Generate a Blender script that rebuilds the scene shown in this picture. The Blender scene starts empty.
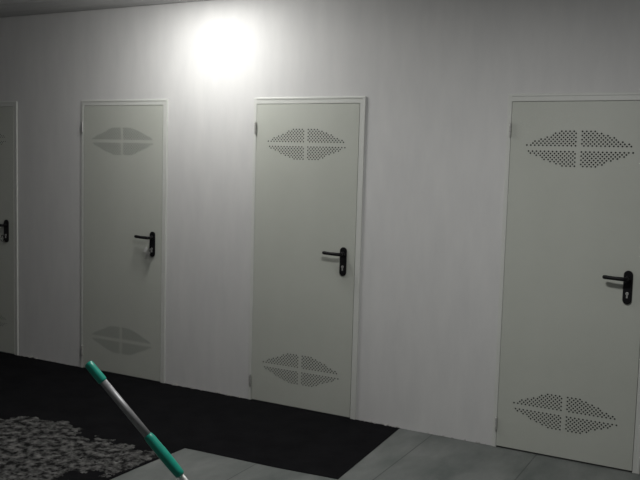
import bpy, bmesh, math, random
from mathutils import Vector, Matrix, noise
random.seed(4)
SC = bpy.context.scene
COL = SC.collection

# ------------------------------------------------------------------ helpers
def obj(name, bm, mat, parent=None, smooth=False, bevel=0.0):
    me = bpy.data.meshes.new(name)
    bmesh.ops.recalc_face_normals(bm, faces=bm.faces[:])
    bm.to_mesh(me); bm.free()
    if smooth:
        for p in me.polygons: p.use_smooth = True
    me.materials.append(mat)
    o = bpy.data.objects.new(name, me)
    COL.objects.link(o)
    if parent: o.parent = parent
    if bevel:
        b = o.modifiers.new('bevel', 'BEVEL'); b.width = bevel; b.segments = 2; b.limit_method = 'ANGLE'
    return o

def empty(name, loc):
    o = bpy.data.objects.new(name, None)
    o.empty_display_size = 0.1
    o.location = loc
    COL.objects.link(o)
    return o

def tag(o, label=None, cat=None, group=None, kind=None):
    for k, v in (('label', label), ('category', cat), ('group', group), ('kind', kind)):
        if v: o[k] = v
    return o

def box(bm, x0, x1, y0, y1, z0, z1):
    v = [bm.verts.new((x, y, z)) for x in (x0, x1) for y in (y0, y1) for z in (z0, z1)]
    for f in ((0, 1, 3, 2), (4, 6, 7, 5), (0, 4, 5, 1), (2, 3, 7, 6), (0, 2, 6, 4), (1, 5, 7, 3)):
        bm.faces.new([v[i] for i in f])

def tube(bm, pts, radii, n=16, cap=True):
    """a round rod through pts with a radius at each point"""
    pts = [Vector(p) for p in pts]
    rings = []
    t0 = (pts[1] - pts[0]).normalized()
    ref = Vector((0, 0, 1)) if abs(t0.z) < 0.9 else Vector((1, 0, 0))
    for i, p in enumerate(pts):
        a = pts[max(i - 1, 0)]; b = pts[min(i + 1, len(pts) - 1)]
        t = (b - a).normalized()
        u = (ref - t * ref.dot(t)).normalized(); w = t.cross(u)
        rings.append([bm.verts.new(p + radii[i] * (math.cos(2 * math.pi * k / n) * u + math.sin(2 * math.pi * k / n) * w)) for k in range(n)])
    for r, s in zip(rings, rings[1:]):
        for k in range(n):
            bm.faces.new((r[k], r[(k + 1) % n], s[(k + 1) % n], s[k]))
    if cap:
        bm.faces.new(rings[0][::-1]); bm.faces.new(rings[-1])

def prism(bm, outline, y0, y1):
    """outline in x,z extruded between two depths"""
    a = [bm.verts.new((x, y0, z)) for x, z in outline]
    b = [bm.verts.new((x, y1, z)) for x, z in outline]
    n = len(a)
    bm.faces.new(a); bm.faces.new(b[::-1])
    for i in range(n):
        bm.faces.new((a[i], a[(i + 1) % n], b[(i + 1) % n], b[i]))

def capsule(cx, z0, z1, r, n=10):
    o = [(cx + r * math.cos(math.pi * k / n), z1 - r + r * math.sin(math.pi * k / n)) for k in range(n + 1)]
    o += [(cx - r * math.cos(math.pi * k / n), z0 + r - r * math.sin(math.pi * k / n)) for k in range(n + 1)]
    return o

# ------------------------------------------------------------------ materials
def mat(name, color, rough=0.6, metal=0.0, spec=0.5):
    m = bpy.data.materials.new(name); m.use_nodes = True
    b = m.node_tree.nodes['Principled BSDF']
    b.inputs['Base Color'].default_value = (*color, 1)
    b.inputs['Roughness'].default_value = rough
    b.inputs['Metallic'].default_value = metal
    b.inputs['Specular IOR Level'].default_value = spec
    return m

def N(m, kind, **kw):
    n = m.node_tree.nodes.new(kind)
    for k, v in kw.items():
        if k in n.inputs: n.inputs[k].default_value = v
        else: setattr(n, k, v)
    return n

def L(m, a, b): m.node_tree.links.new(a, b)

def mottle(m, c1, c2, scale, stretch=(1, 1, 1), detail=6, lo=0.35, hi=0.65, bump=0.0, bscale=60, bdist=0.01):
    """colour varied by noise in object space, with an optional fine bump"""
    b = m.node_tree.nodes['Principled BSDF']
    tc = N(m, 'ShaderNodeTexCoord')
    mp = N(m, 'ShaderNodeMapping'); mp.inputs['Scale'].default_value = stretch
    L(m, tc.outputs['Object'], mp.inputs['Vector'])
    nz = N(m, 'ShaderNodeTexNoise', Scale=scale, Detail=detail, Roughness=0.6)
    L(m, mp.outputs['Vector'], nz.inputs['Vector'])
    r = N(m, 'ShaderNodeValToRGB')
    r.color_ramp.elements[0].position = lo; r.color_ramp.elements[0].color = (*c1, 1)
    r.color_ramp.elements[1].position = hi; r.color_ramp.elements[1].color = (*c2, 1)
    L(m, nz.outputs['Fac'], r.inputs['Fac'])
    L(m, r.outputs['Color'], b.inputs['Base Color'])
    if bump:
        n2 = N(m, 'ShaderNodeTexNoise', Scale=bscale, Detail=5.0)
        L(m, mp.outputs['Vector'], n2.inputs['Vector'])
        bp = N(m, 'ShaderNodeBump', Strength=bump, Distance=bdist)
        L(m, n2.outputs['Fac'], bp.inputs['Height'])
        L(m, bp.outputs['Normal'], b.inputs['Normal'])
    return r, tc

M = {}
M['wall'] = mat('painted_plaster', (.6, .6, .6), 0.75, spec=0.3)
mottle(M['wall'], (.55, .55, .545), (.60, .598, .588), 4.0, (2.2, 1, .55), 7, .3, .7, bump=.15, bscale=14, bdist=.006)
M['paint'] = mat('grey_green_door_enamel', (.455, .47, .415), 0.42, spec=0.4)
mottle(M['paint'], (.452, .468, .422), (.472, .488, .442), 3.0, bump=.03, bscale=8, bdist=.01)
M['frame'] = mat('frame_enamel', (.52, .53, .50), 0.4, spec=0.4)
mottle(M['frame'], (.55, .56, .53), (.58, .59, .56), 5.0)
M['leaf_shade'] = mat('hollow_leaf_shade', (.10, .10, .095), 0.8)  # near-black colour stands in for the shade inside the hollow leaf
mottle(M['leaf_shade'], (.035, .035, .033), (.05, .05, .048), 20.0)
M['black'] = mat('black_plastic', (.008, .008, .009), 0.5, spec=0.2)
mottle(M['black'], (.004, .004, .005), (.008, .008, .009), 40.0)
M['steel'] = mat('galvanised_steel', (.62, .62, .60), 0.35, .7)
mottle(M['steel'], (.55, .55, .53), (.7, .7, .68), 90.0)
M['tag'] = mat('clear_white_plastic', (.62, .62, .6), 0.4)
mottle(M['tag'], (.36, .36, .35), (.46, .46, .45), 60.0)
M['teal'] = mat('teal_plastic', (.006, .30, .21), 0.38, spec=0.5)
mottle(M['teal'], (.006, .25, .18), (.009, .31, .225), 50.0)
M['alu'] = mat('grey_anodised_tube', (.33, .33, .335), 0.5, .45)
mottle(M['alu'], (.25, .25, .255), (.31, .31, .315), 80.0)
M['mat'] = mat('black_rubber', (.005, .005, .006), 0.9, spec=0.04)
mottle(M['mat'], (.0055, .0055, .0064), (.0085, .0085, .0095), 6.0, bump=.2, bscale=50, bdist=.004)
M['dust'] = mat('dry_mortar', (.12, .12, .115), 0.95, spec=0.1)
mottle(M['dust'], (.010, .010, .010), (.20, .198, .192), 20.0, detail=10, lo=.42, hi=.74, bump=.7, bscale=120, bdist=.006)
M['crumb'] = mat('plaster_crumb', (.5, .49, .47), 0.9, spec=0.1)
mottle(M['crumb'], (.30, .29, .28), (.42, .41, .40), 30.0)
M['ceil'] = mat('ceiling_board', (.45, .45, .45), 0.8, spec=0.2)
r, tc = mottle(M['ceil'], (.54, .54, .54), (.62, .62, .615), 3.0, (.4, 4, 1))

# grey floor slabs: long planks running away from the wall with thin dark joints
M['tile'] = mat('grey_floor_slab', (.14, .145, .14), 0.55, spec=0.35)
r, tc = mottle(M['tile'], (.088, .100, .095), (.172, .181, .173), 4.5, (1, .45, 1), 12, .34, .68, bump=.25, bscale=25, bdist=.004)
m = M['tile']
sep = N(m, 'ShaderNodeSeparateXYZ'); L(m, tc.outputs['Object'], sep.inputs[0])
sk = N(m, 'ShaderNodeMath', operation='MULTIPLY_ADD'); L(m, sep.outputs['Y'], sk.inputs[0]); sk.inputs[1].default_value = .018; L(m, sep.outputs['X'], sk.inputs[2])
ad = N(m, 'ShaderNodeMath', operation='ADD'); L(m, sk.outputs[0], ad.inputs[0]); ad.inputs[1].default_value = 65 - 1.511
md = N(m, 'ShaderNodeMath', operation='MODULO'); L(m, ad.outputs[0], md.inputs[0]); md.inputs[1].default_value = .655
lt = N(m, 'ShaderNodeMath', operation='LESS_THAN'); L(m, md.outputs[0], lt.inputs[0]); lt.inputs[1].default_value = .007
mx = N(m, 'ShaderNodeMix', data_type='RGBA')
mx.inputs[7].default_value = (.065, .070, .067, 1)
L(m, lt.outputs[0], mx.inputs[0]); L(m, r.outputs['Color'], mx.inputs[6])
L(m, mx.outputs[2], m.node_tree.nodes['Principled BSDF'].inputs['Base Color'])

# ------------------------------------------------------------------ the setting
W, H = 0.779, 2.05                      # door leaf
DOORS = [-3.153, -1.596, 0.0, 1.770]    # left edge of each leaf along the wall
FL, FR, FT = .027, .040, .044           # frame widths left, right, top
CEIL = 2.772

bm = bmesh.new()
xs = [-7.0]
for d in DOORS: xs += [d - FL, d + W + FR]
xs += [7.0]
zs = [-.03, H + FT, 2.95]
g = [[bm.verts.new((x, 0, z)) for z in zs] for x in xs]
for i in range(len(xs) - 1):
    for j in range(2):
        if j == 0 and i % 2 == 1: continue
        bm.faces.new((g[i][j], g[i + 1][j], g[i + 1][j + 1], g[i][j + 1]))
wall = obj('wall_back', bm, M['wall'])
for p in wall.data.polygons:
    if p.normal.y > 0: p.flip()
s = wall.modifiers.new('thickness', 'SOLIDIFY'); s.thickness = .2; s.offset = -1
tag(wall, kind='structure')

bm = bmesh.new(); box(bm, -7, 7, -7.5, .6, -.12, -.010)
tag(obj('floor', bm, M['tile']), kind='structure')

bm = bmesh.new()                         # ceiling boards with an open joint along the wall
box(bm, -7, 7, -.408, -.012, CEIL, CEIL + .1)
box(bm, -7, 7, -.80, -.416, CEIL + .002, CEIL + .1)
box(bm, -7, 7, -7.5, -.807, CEIL, CEIL + .1)
box(bm, -7, 7, -7.5, -.012, CEIL + .09, CEIL + .12)
tag(obj('ceiling', bm, M['ceil']), kind='structure')

# ------------------------------------------------------------------ doors
A = .0115; NX, NY = 52, 18               # cell size and cells of a perforated field
GX0 = (W - NX * A) / 2
GZ = [.262 - NY * A / 2, 1.785 - NY * A / 2]
YF = -.010                              # leaf face

def perforated(bm, x0, z0, y):
    cache = {}
    def v(ix, iz):                      # half-cell lattice
        k = (ix, iz)
        if k not in cache: cache[k] = bm.verts.new((x0 + ix * A / 2, y, z0 + iz * A / 2))
        return cache[k]
    for i in range(NX):
        for j in range(NY):
            out = [v(2*i, 2*j), v(2*i+1, 2*j), v(2*i+2, 2*j), v(2*i+2, 2*j+1), v(2*i+2, 2*j+2), v(2*i+1, 2*j+2), v(2*i, 2*j+2), v(2*i, 2*j+1)]
            u = abs(i + .5 - NX / 2) / (NX / 2); w = abs(j + .5 - NY / 2)
            lens = w < NY / 2 * min(1.0, 1.36 - 1.16 * u) and u < .985
            bar = abs(i + .5 - NX / 2) < 1.0 or w < 1.0
            if lens and not bar and (i + j) % 2 == 0:
                cx, cz = x0 + (i + .5) * A, z0 + (j + .5) * A
                ring = []
                for k in range(8):
                    a = math.radians(225 + 45 * k)
                    ring.append((cx + A * .47 * math.cos(a), cz + A * .47 * math.sin(a)))
                inn = [bm.verts.new((px, y, pz)) for px, pz in ring]
                bk = [bm.verts.new((px, y + .0015, pz)) for px, pz in ring]
                for k in range(8):
                    q = (k + 1) % 8
                    bm.faces.new((out[k], out[q], inn[q], inn[k]))
                    bm.faces.new((inn[k], inn[q], bk[q], bk[k]))
            else:
                bm.faces.new(out)

def leaf_mesh():
    bm = bmesh.new()
    xc = [0, GX0, GX0 + NX * A, W]
    zc = [.001, GZ[0], GZ[0] + NY * A, GZ[1], GZ[1] + NY * A, H]
    v = [[bm.verts.new((x, YF, z)) for z in zc] for x in xc]
    for i in range(3):
        for j in range(5):
            if i == 1 and j in (1, 3): continue
            bm.faces.new((v[i][j], v[i+1][j], v[i+1][j+1], v[i][j+1]))
    # folded edges and back sheet
    loop = [v[i][0] for i in range(4)] + [v[3][j] for j in range(1, 6)] + [v[i][5] for i in (2, 1, 0)] + [v[0][j] for j in (4, 3, 2, 1)]
    back = [bm.verts.new((p.co.x, YF + .045, p.co.z)) for p in loop]
    n = len(loop)
    for i in range(n):
        bm.faces.new((loop[i], loop[(i+1) % n], back[(i+1) % n], back[i]))
    bm.faces.new(back)
    return bm

def make_door():
    root = empty('door_1', (0, 0, 0))
    leaf = obj('door_leaf', leaf_mesh(), M['paint'], root)
    for z in GZ:
        bm = bmesh.new(); perforated(bm, GX0, z, YF)
        gr = obj('ventilation_grille', bm, M['paint'], root)
        bm = bmesh.new(); box(bm, GX0 - .01, GX0 + NX * A + .01, YF + .012, YF + .016, z - .01, z + NY * A + .01)
        obj('grille_shade_backing', bm, M['leaf_shade'], gr)  # dark plate painting the hollow's shade behind the holes
    # pressed steel frame, one mesh: two uprights and the head, each with a stop behind the leaf
    bm = bmesh.new()
    ZB = -.011
    o = [(-FL, ZB), (-FL, H + FT), (W + FR, H + FT), (W + FR, ZB), (W + .002, ZB), (W + .002, H + .002), (-.002, H + .002), (-.002, ZB)]
    prism(bm, o, -.0095, .12)
    o = [(-FL + .004, ZB), (-FL + .004, H + FT - .004), (W + FR - .004, H + FT - .004), (W + FR - .004, ZB), (W - .02, ZB), (W - .02, H - .02), (.02, H - .02), (.02, ZB)]
    prism(bm, o, .036, .119)
    obj('door_frame', bm, M['frame'], root, bevel=.003)
    # raised outer lip of the frame on the lock side and along the top
    bm = bmesh.new()
    o = [(-.006, H + FT - .014), (-.006, H + FT + .002), (W + FR + .002, H + FT + .002), (W + FR + .002, ZB), (W + FR - .014, ZB), (W + FR - .014, H + FT - .014)]
    prism(bm, o, -.0125, -.005)
    obj('frame_lip', bm, M['frame'], root, bevel=.005)
    # handle
    hx = .698
    bm = bmesh.new(); prism(bm, capsule(hx, .935, 1.123, .0240), YF - .011, YF + .001)
    hd = obj('door_handle', bm, M['black'], root, bevel=.003)
    hd['label'] = 'black plastic lever handle'
    bm = bmesh.new()
    tube(bm, [(hx, YF - .010, 1.078), (hx, YF - .022, 1.078), (hx, YF - .030, 1.078)], [.016, .0155, .012], 18)
    tube(bm, [(hx, YF - .026, 1.078), (hx, YF - .045, 1.078), (hx - .006, YF - .056, 1.078), (hx - .02, YF - .060, 1.079), (hx - .07, YF - .060, 1.080), (hx - .112, YF - .057, 1.082), (hx - .122, YF - .053, 1.082), (hx - .126, YF - .049, 1.082)],
         [.011, .011, .0115, .0115, .0105, .0115, .0105, .005], 14)
    obj('lever', bm, M['black'], hd, smooth=True)
    bm = bmesh.new()
    o = [(hx + .0085 * math.cos(math.radians(a)), .995 + .0085 * math.sin(math.radians(a))) for a in range(-60, 241, 20)]
    o += [(hx - .0045, .970), (hx + .0045, .970)]
    prism(bm, o, YF - .0145, YF - .008)
    obj('lock_cylinder', bm, M['steel'], hd, bevel=.0008)
    bm = bmesh.new(); box(bm, hx - .001, hx + .001, YF - .0150, YF - .0140, .989, 1.001)
    obj('keyhole', bm, M['black'], hd)
    # hinges on the left edge
    for z0 in (.100, 1.852):
        bm = bmesh.new()
        r = .0075
        for a, b in ((0, .024), (.0255, .0505), (.052, .076)):
            tube(bm, [(-.004, YF - .008, z0 + a), (-.004, YF - .008, z0 + a + .002), (-.004, YF - .008, z0 + b - .002), (-.004, YF - .008, z0 + b)], [r * .8, r, r, r * .8], 14)
        tube(bm, [(-.004, YF - .008, z0 - .004), (-.004, YF - .008, z0 + .08)], [.0045, .0045], 12)
        box(bm, -.006, -.002, YF - .004, YF + .012, z0 + .004, z0 + .072)
        h = obj('hinge', bm, M['steel'], root, smooth=False)
        h['label'] = 'small steel hinge'
    return root

def copy_tree(o, parent=None):
    c = o.copy(); COL.objects.link(c); c.parent = parent
    for ch in list(o.children): copy_tree(ch, c)
    return c

proto = make_door()
roots = [proto] + [copy_tree(proto) for _ in range(3)]
LAB = ['grey-green perforated metal door cut by the left edge, leftmost of the four',
       'grey-green perforated metal door with keys in its lock, left of the bright patch of light',
       'grey-green perforated metal door just right of the bright patch of light, second from right',
       'grey-green perforated metal door at the far right, standing on bare grey floor slabs']
for i, (r_, x, lab) in enumerate(zip(roots, DOORS, LAB)):
    r_.name = 'door_%d' % (i + 1)
    r_.location = (x, 0, 0)
    tag(r_, lab, 'door', 'perforated metal doors along the wall', 'structure')

# keys left in the locks
def key_bm(L_=.052, bow=.012):
    """flat key hanging down from its bow at the origin"""
    bm = bmesh.new()
    n = 16
    a = [(bow * math.cos(2 * math.pi * k / n), -bow * .8 + bow * math.sin(2 * math.pi * k / n)) for k in range(n)]
    b = [(.004 * math.cos(2 * math.pi * k / n), -.006 + .004 * math.sin(2 * math.pi * k / n)) for k in range(n)]
    for y in (-.0011, .0011):
        va = [bm.verts.new((x, y, z)) for x, z in a]; vb = [bm.verts.new((x, y, z)) for x, z in b]
        for k in range(n): bm.faces.new((va[k], va[(k+1) % n], vb[(k+1) % n], vb[k]))
    z0 = -bow * 1.7
    o = [(-.0042, z0), (.0042, z0), (.0042, z0 - L_ * .9), (0, z0 - L_), (-.0042, z0 - L_ * .93)]
    for k in range(5):
        o.append((-.0042 + (.0016 if k % 2 == 0 else .0004), z0 - L_ * (.85 - .12 * k)))
    prism(bm, o, -.0011, .0011)
    bmesh.ops.solidify(bm, geom=bm.faces[:], thickness=.0002)
    return bm

lx, lz = DOORS[1] + .698, .995
kr = empty('key_bunch', (lx, YF - .0145, lz))
tag(kr, 'pale keys with a white tag hanging in the lock of the second door from left', 'keys')
k1 = obj('key', key_bm(.026), M['steel'], kr)            # in the lock, pointing into it
k1.rotation_euler = (math.radians(90), 0, 0); k1.location = (0, -.030, 0)
bm = bmesh.new()
pts = [(.013 * math.sin(t), -.027, -.014 + .015 * math.cos(t)) for t in [2 * math.pi * k / 20 for k in range(21)]]
tube(bm, pts, [.0013] * 21, 8, cap=False)
obj('key_ring', bm, M['steel'], kr, smooth=True)
for ang, dy, dx in ((20, -.032, -.012), (4, -.027, -.004)):
    k = obj('key', key_bm(.040), M['steel'], kr)
    k.rotation_euler = (0, math.radians(ang), math.radians(15)); k.location = (dx, dy, -.022)
bm = bmesh.new(); prism(bm, capsule(0, -.040, 0, .010, 8), -.002, .002)
t = obj('key_tag', bm, M['tag'], kr, bevel=.0008)
t.rotation_euler = (0, math.radians(24), math.radians(20)); t.location = (-.016, -.036, .012)
t['label'] = 'white plastic tag'

lx = DOORS[0] + .698
kr = empty('key_ring', (lx, YF - .0145, lz))
tag(kr, 'dark key with looped ring hanging in the lock of the leftmost door', 'keys')
k1 = obj('key', key_bm(.026), M['black'], kr)
k1.rotation_euler = (math.radians(90), 0, 0); k1.location = (0, -.030, 0)
bm = bmesh.new()
pts = [(-.006 + .017 * math.sin(t), -.027, -.026 + .027 * math.cos(t)) for t in [2 * math.pi * k / 24 for k in range(25)]]
tube(bm, pts, [.0028] * 25, 8, cap=False)
obj('ring', bm, M['black'], kr, smooth=True)

# ------------------------------------------------------------------ on the floor
bm = bmesh.new()
out = [(-6.9, -.004), (1.136, -.004), (1.176, -.50), (1.215, -1.001), (.84, -1.036), (.341, -1.051), (.238, -1.058), (.222, -1.45), (.205, -2.9), (-6.9, -2.9)]
a = [bm.verts.new((x, y, -.0095)) for x, y in out]; b = [bm.verts.new((x, y, -.0065)) for x, y in out]
bm.faces.new(a); bm.faces.new(b)
for i in range(len(a)):
    bm.faces.new((a[i], a[(i+1) % len(a)], b[(i+1) % len(a)], b[i]))
tag(obj('rubber_mat', bm, M['mat']), 'black rubber sheet laid on the floor along the wall below the three left doors', 'mat')

# dried mortar and dirt lying on the sheet
bm = bmesh.new()
x0, x1, y0, y1, st = -3.2, .215, -2.65, -.85, .0075
nx, ny = int((x1 - x0) / st), int((y1 - y0) / st)
vs = {}
def smooth(a, b, x):
    t = max(0, min(1, (x - a) / (b - a))); return t * t * (3 - 2 * t)
def dens(x, y):
    top = -1.17 + .12 * smooth(-.35, -.70, x) - .16 * smooth(-.75, -1.10, x)    # upper ragged edge
    e = 1 - smooth(top - .16, top + .07, y)
    e *= 1 - .9 * math.exp(-(((x - .05) / .24) ** 2 + ((y + 1.72) / .17) ** 2))  # bare patch by the slabs
    e *= 1 - .8 * math.exp(-(((x - .22) / .035) ** 2))
    p = Vector((x, y, 0))
    f = noise.fractal(p * 4.5, .9, 2.1, 4) * .44 + noise.fractal(p * 15 + Vector((7, 3, 1)), .55, 2.1, 5) * .32
    return e * .66 + f * min(1, e * 3) - .25
for i in range(nx + 1):
    for j in range(ny + 1):
        x, y = x0 + i * st, y0 + j * st
        d = dens(x, y)
        h = -.0064 + max(0, min(d, .5)) * .014 + .009 * max(0, noise.noise(Vector((x * 75, y * 75, 2)))) * (d > 0)
        vs[i, j] = (x + random.uniform(-.003, .003), y + random.uniform(-.003, .003), h, d)
vert = {}
def gv(k):
    if k not in vert: vert[k] = bm.verts.new(vs[k][:3])
    return vert[k]
for i in range(nx):
    for j in range(ny):
        ks = [(i, j), (i + 1, j), (i + 1, j + 1), (i, j + 1)]
        if sum(vs[k][3] for k in ks) / 4 > 0:
            bm.faces.new([gv(k) for k in ks])
tag(obj('mortar_residue', bm, M['dust'], smooth=True), 'grey crumbly mortar residue spread over the black sheet at the lower left', 'dirt', kind='stuff')

# plaster crumbs along the foot of the wall
bm = bmesh.new()
def crumb(x, y, r):
    t = bmesh.ops.create_icosphere(bm, subdivisions=1, radius=r)
    for v in t['verts']:
        v.co *= random.uniform(.7, 1.2)
        v.co = Vector((v.co.x * 1.5 + x, v.co.y + y, max(v.co.z * .7 + r * .45, .0)) ) + Vector((0, 0, -.0064))
gaps = [(DOORS[0] + W + .05, DOORS[1] - .035), (DOORS[1] + W + .05, -.04), (W + .05, DOORS[3] - .04)]
for ga, gb in gaps:
    for k in range(26):
        crumb(random.uniform(ga, gb), -random.uniform(.001, .018), random.uniform(.003, .007))
for x, r in ((-2.17, .018), (-2.11, .011), (-.66, .013), (-.52, .010), (-.30, .011), (-.20, .010), (1.05, .011), (1.12, .010)):
    crumb(x, -.012, r)
tag(obj('plaster_crumbs', bm, M['crumb']), 'pale plaster crumbs scattered along the foot of the wall between the doors', 'debris', kind='stuff')

# ------------------------------------------------------------------ telescopic pole
top = Vector((1.194, -2.825, .975)); foot = Vector((1.980, -2.4744, -.010))
ax = (foot - top).normalized(); LEN = (foot - top).length
P = lambda s: tuple(top + ax * s)
root = empty('cleaning_pole', foot)
tag(root, 'grey telescopic cleaning pole with teal grip and collar, slanting above the black sheet', 'pole')
def part(name, prof, mt, parent, n=24):
    bm = bmesh.new(); tube(bm, [Vector(P(s)) - foot for s, _ in prof], [r for _, r in prof], n)
    o = obj(name, bm, mt, parent)
    for p in o.data.polygons: p.use_smooth = len(p.vertices) == 4
    return o
gr = part('end_grip', [(-.002, .006), (0, .0125), (.006, .0155), (.02, .0158), (.066, .0162), (.071, .0158), (.076, .0158), (.08, .0140)], M['teal'], root)
gr['label'] = 'teal plastic end grip'
part('shaft', [(.06, .0132), (.33, .0132)], M['alu'], root)
co = part('locking_collar', [(.314, .0135), (.318, .0155), (.330, .0175), (.375, .0180), (.380, .0186), (.440, .0186), (.470, .0175), (.486, .0165), (.490, .0120)], M['teal'], root)
co['label'] = 'teal plastic locking collar'
part('inner_tube', [(.47, .0095), (LEN - .05, .0095)], M['steel'], root)
part('end_tip', [(LEN - .07, .0125), (LEN - .03, .0135), (LEN - .010, .012), (LEN - .002, .006)], M['black'], root)

# ------------------------------------------------------------------ light
def lamp(name, loc, energy, size, color=(1, 1, 1), rot=(0, 0, 0)):
    l = bpy.data.lights.new(name, 'AREA'); l.shape = 'DISK'; l.size = size; l.energy = energy; l.color = color
    o = bpy.data.objects.new(name, l); o.location = loc; o.rotation_euler = rot
    COL.objects.link(o); return o
lamp('ceiling_light_near_wall', (-.31, -.55, 2.765), 12.5, .34, (1, .99, .965))
glow_fill = bpy.data.lights.new('added_wall_glow', 'POINT'); glow_fill.energy = 21; glow_fill.shadow_soft_size = .06; glow_fill.color = (1, .99, .965)  # extra point light, added to broaden the lamp's glow on the wall
bo = bpy.data.objects.new('added_wall_glow', glow_fill); bo.location = (-.31, -.90, 2.70); COL.objects.link(bo)
lamp('ceiling_light_room', (1.9, -2.1, 2.765), 40, .35, (1, .995, .98))

w = bpy.data.worlds.new('world'); SC.world = w; w.use_nodes = True
w.node_tree.nodes['Background'].inputs[0].default_value = (1, 1, 1, 1)
w.node_tree.nodes['Background'].inputs[1].default_value = .112

# ------------------------------------------------------------------ camera
cam = bpy.data.cameras.new('camera'); cam.sensor_width = 36; cam.lens = 848.5 / 640 * 36
cam.clip_start = .05
co_ = bpy.data.objects.new('camera', cam); COL.objects.link(co_)
R = ((0.874213, 0.484724, 0.028195), (-0.068572, 0.065769, 0.995476), (-0.480677, 0.872191, -0.090734))
m = Matrix.Identity(4)
for i in range(3):
    m[i][0], m[i][1], m[i][2] = R[0][i], R[1][i], -R[2][i]
m.translation = Vector((3.2167, -4.9055, 1.667))
co_.matrix_world = m
SC.camera = co_

vs_ = SC.view_settings
SC.display_settings.display_device = 'sRGB'
vs_.view_transform = 'Standard'; vs_.look = 'None'; vs_.gamma = 1; vs_.use_curve_mapping = False
vs_.exposure = 0.0
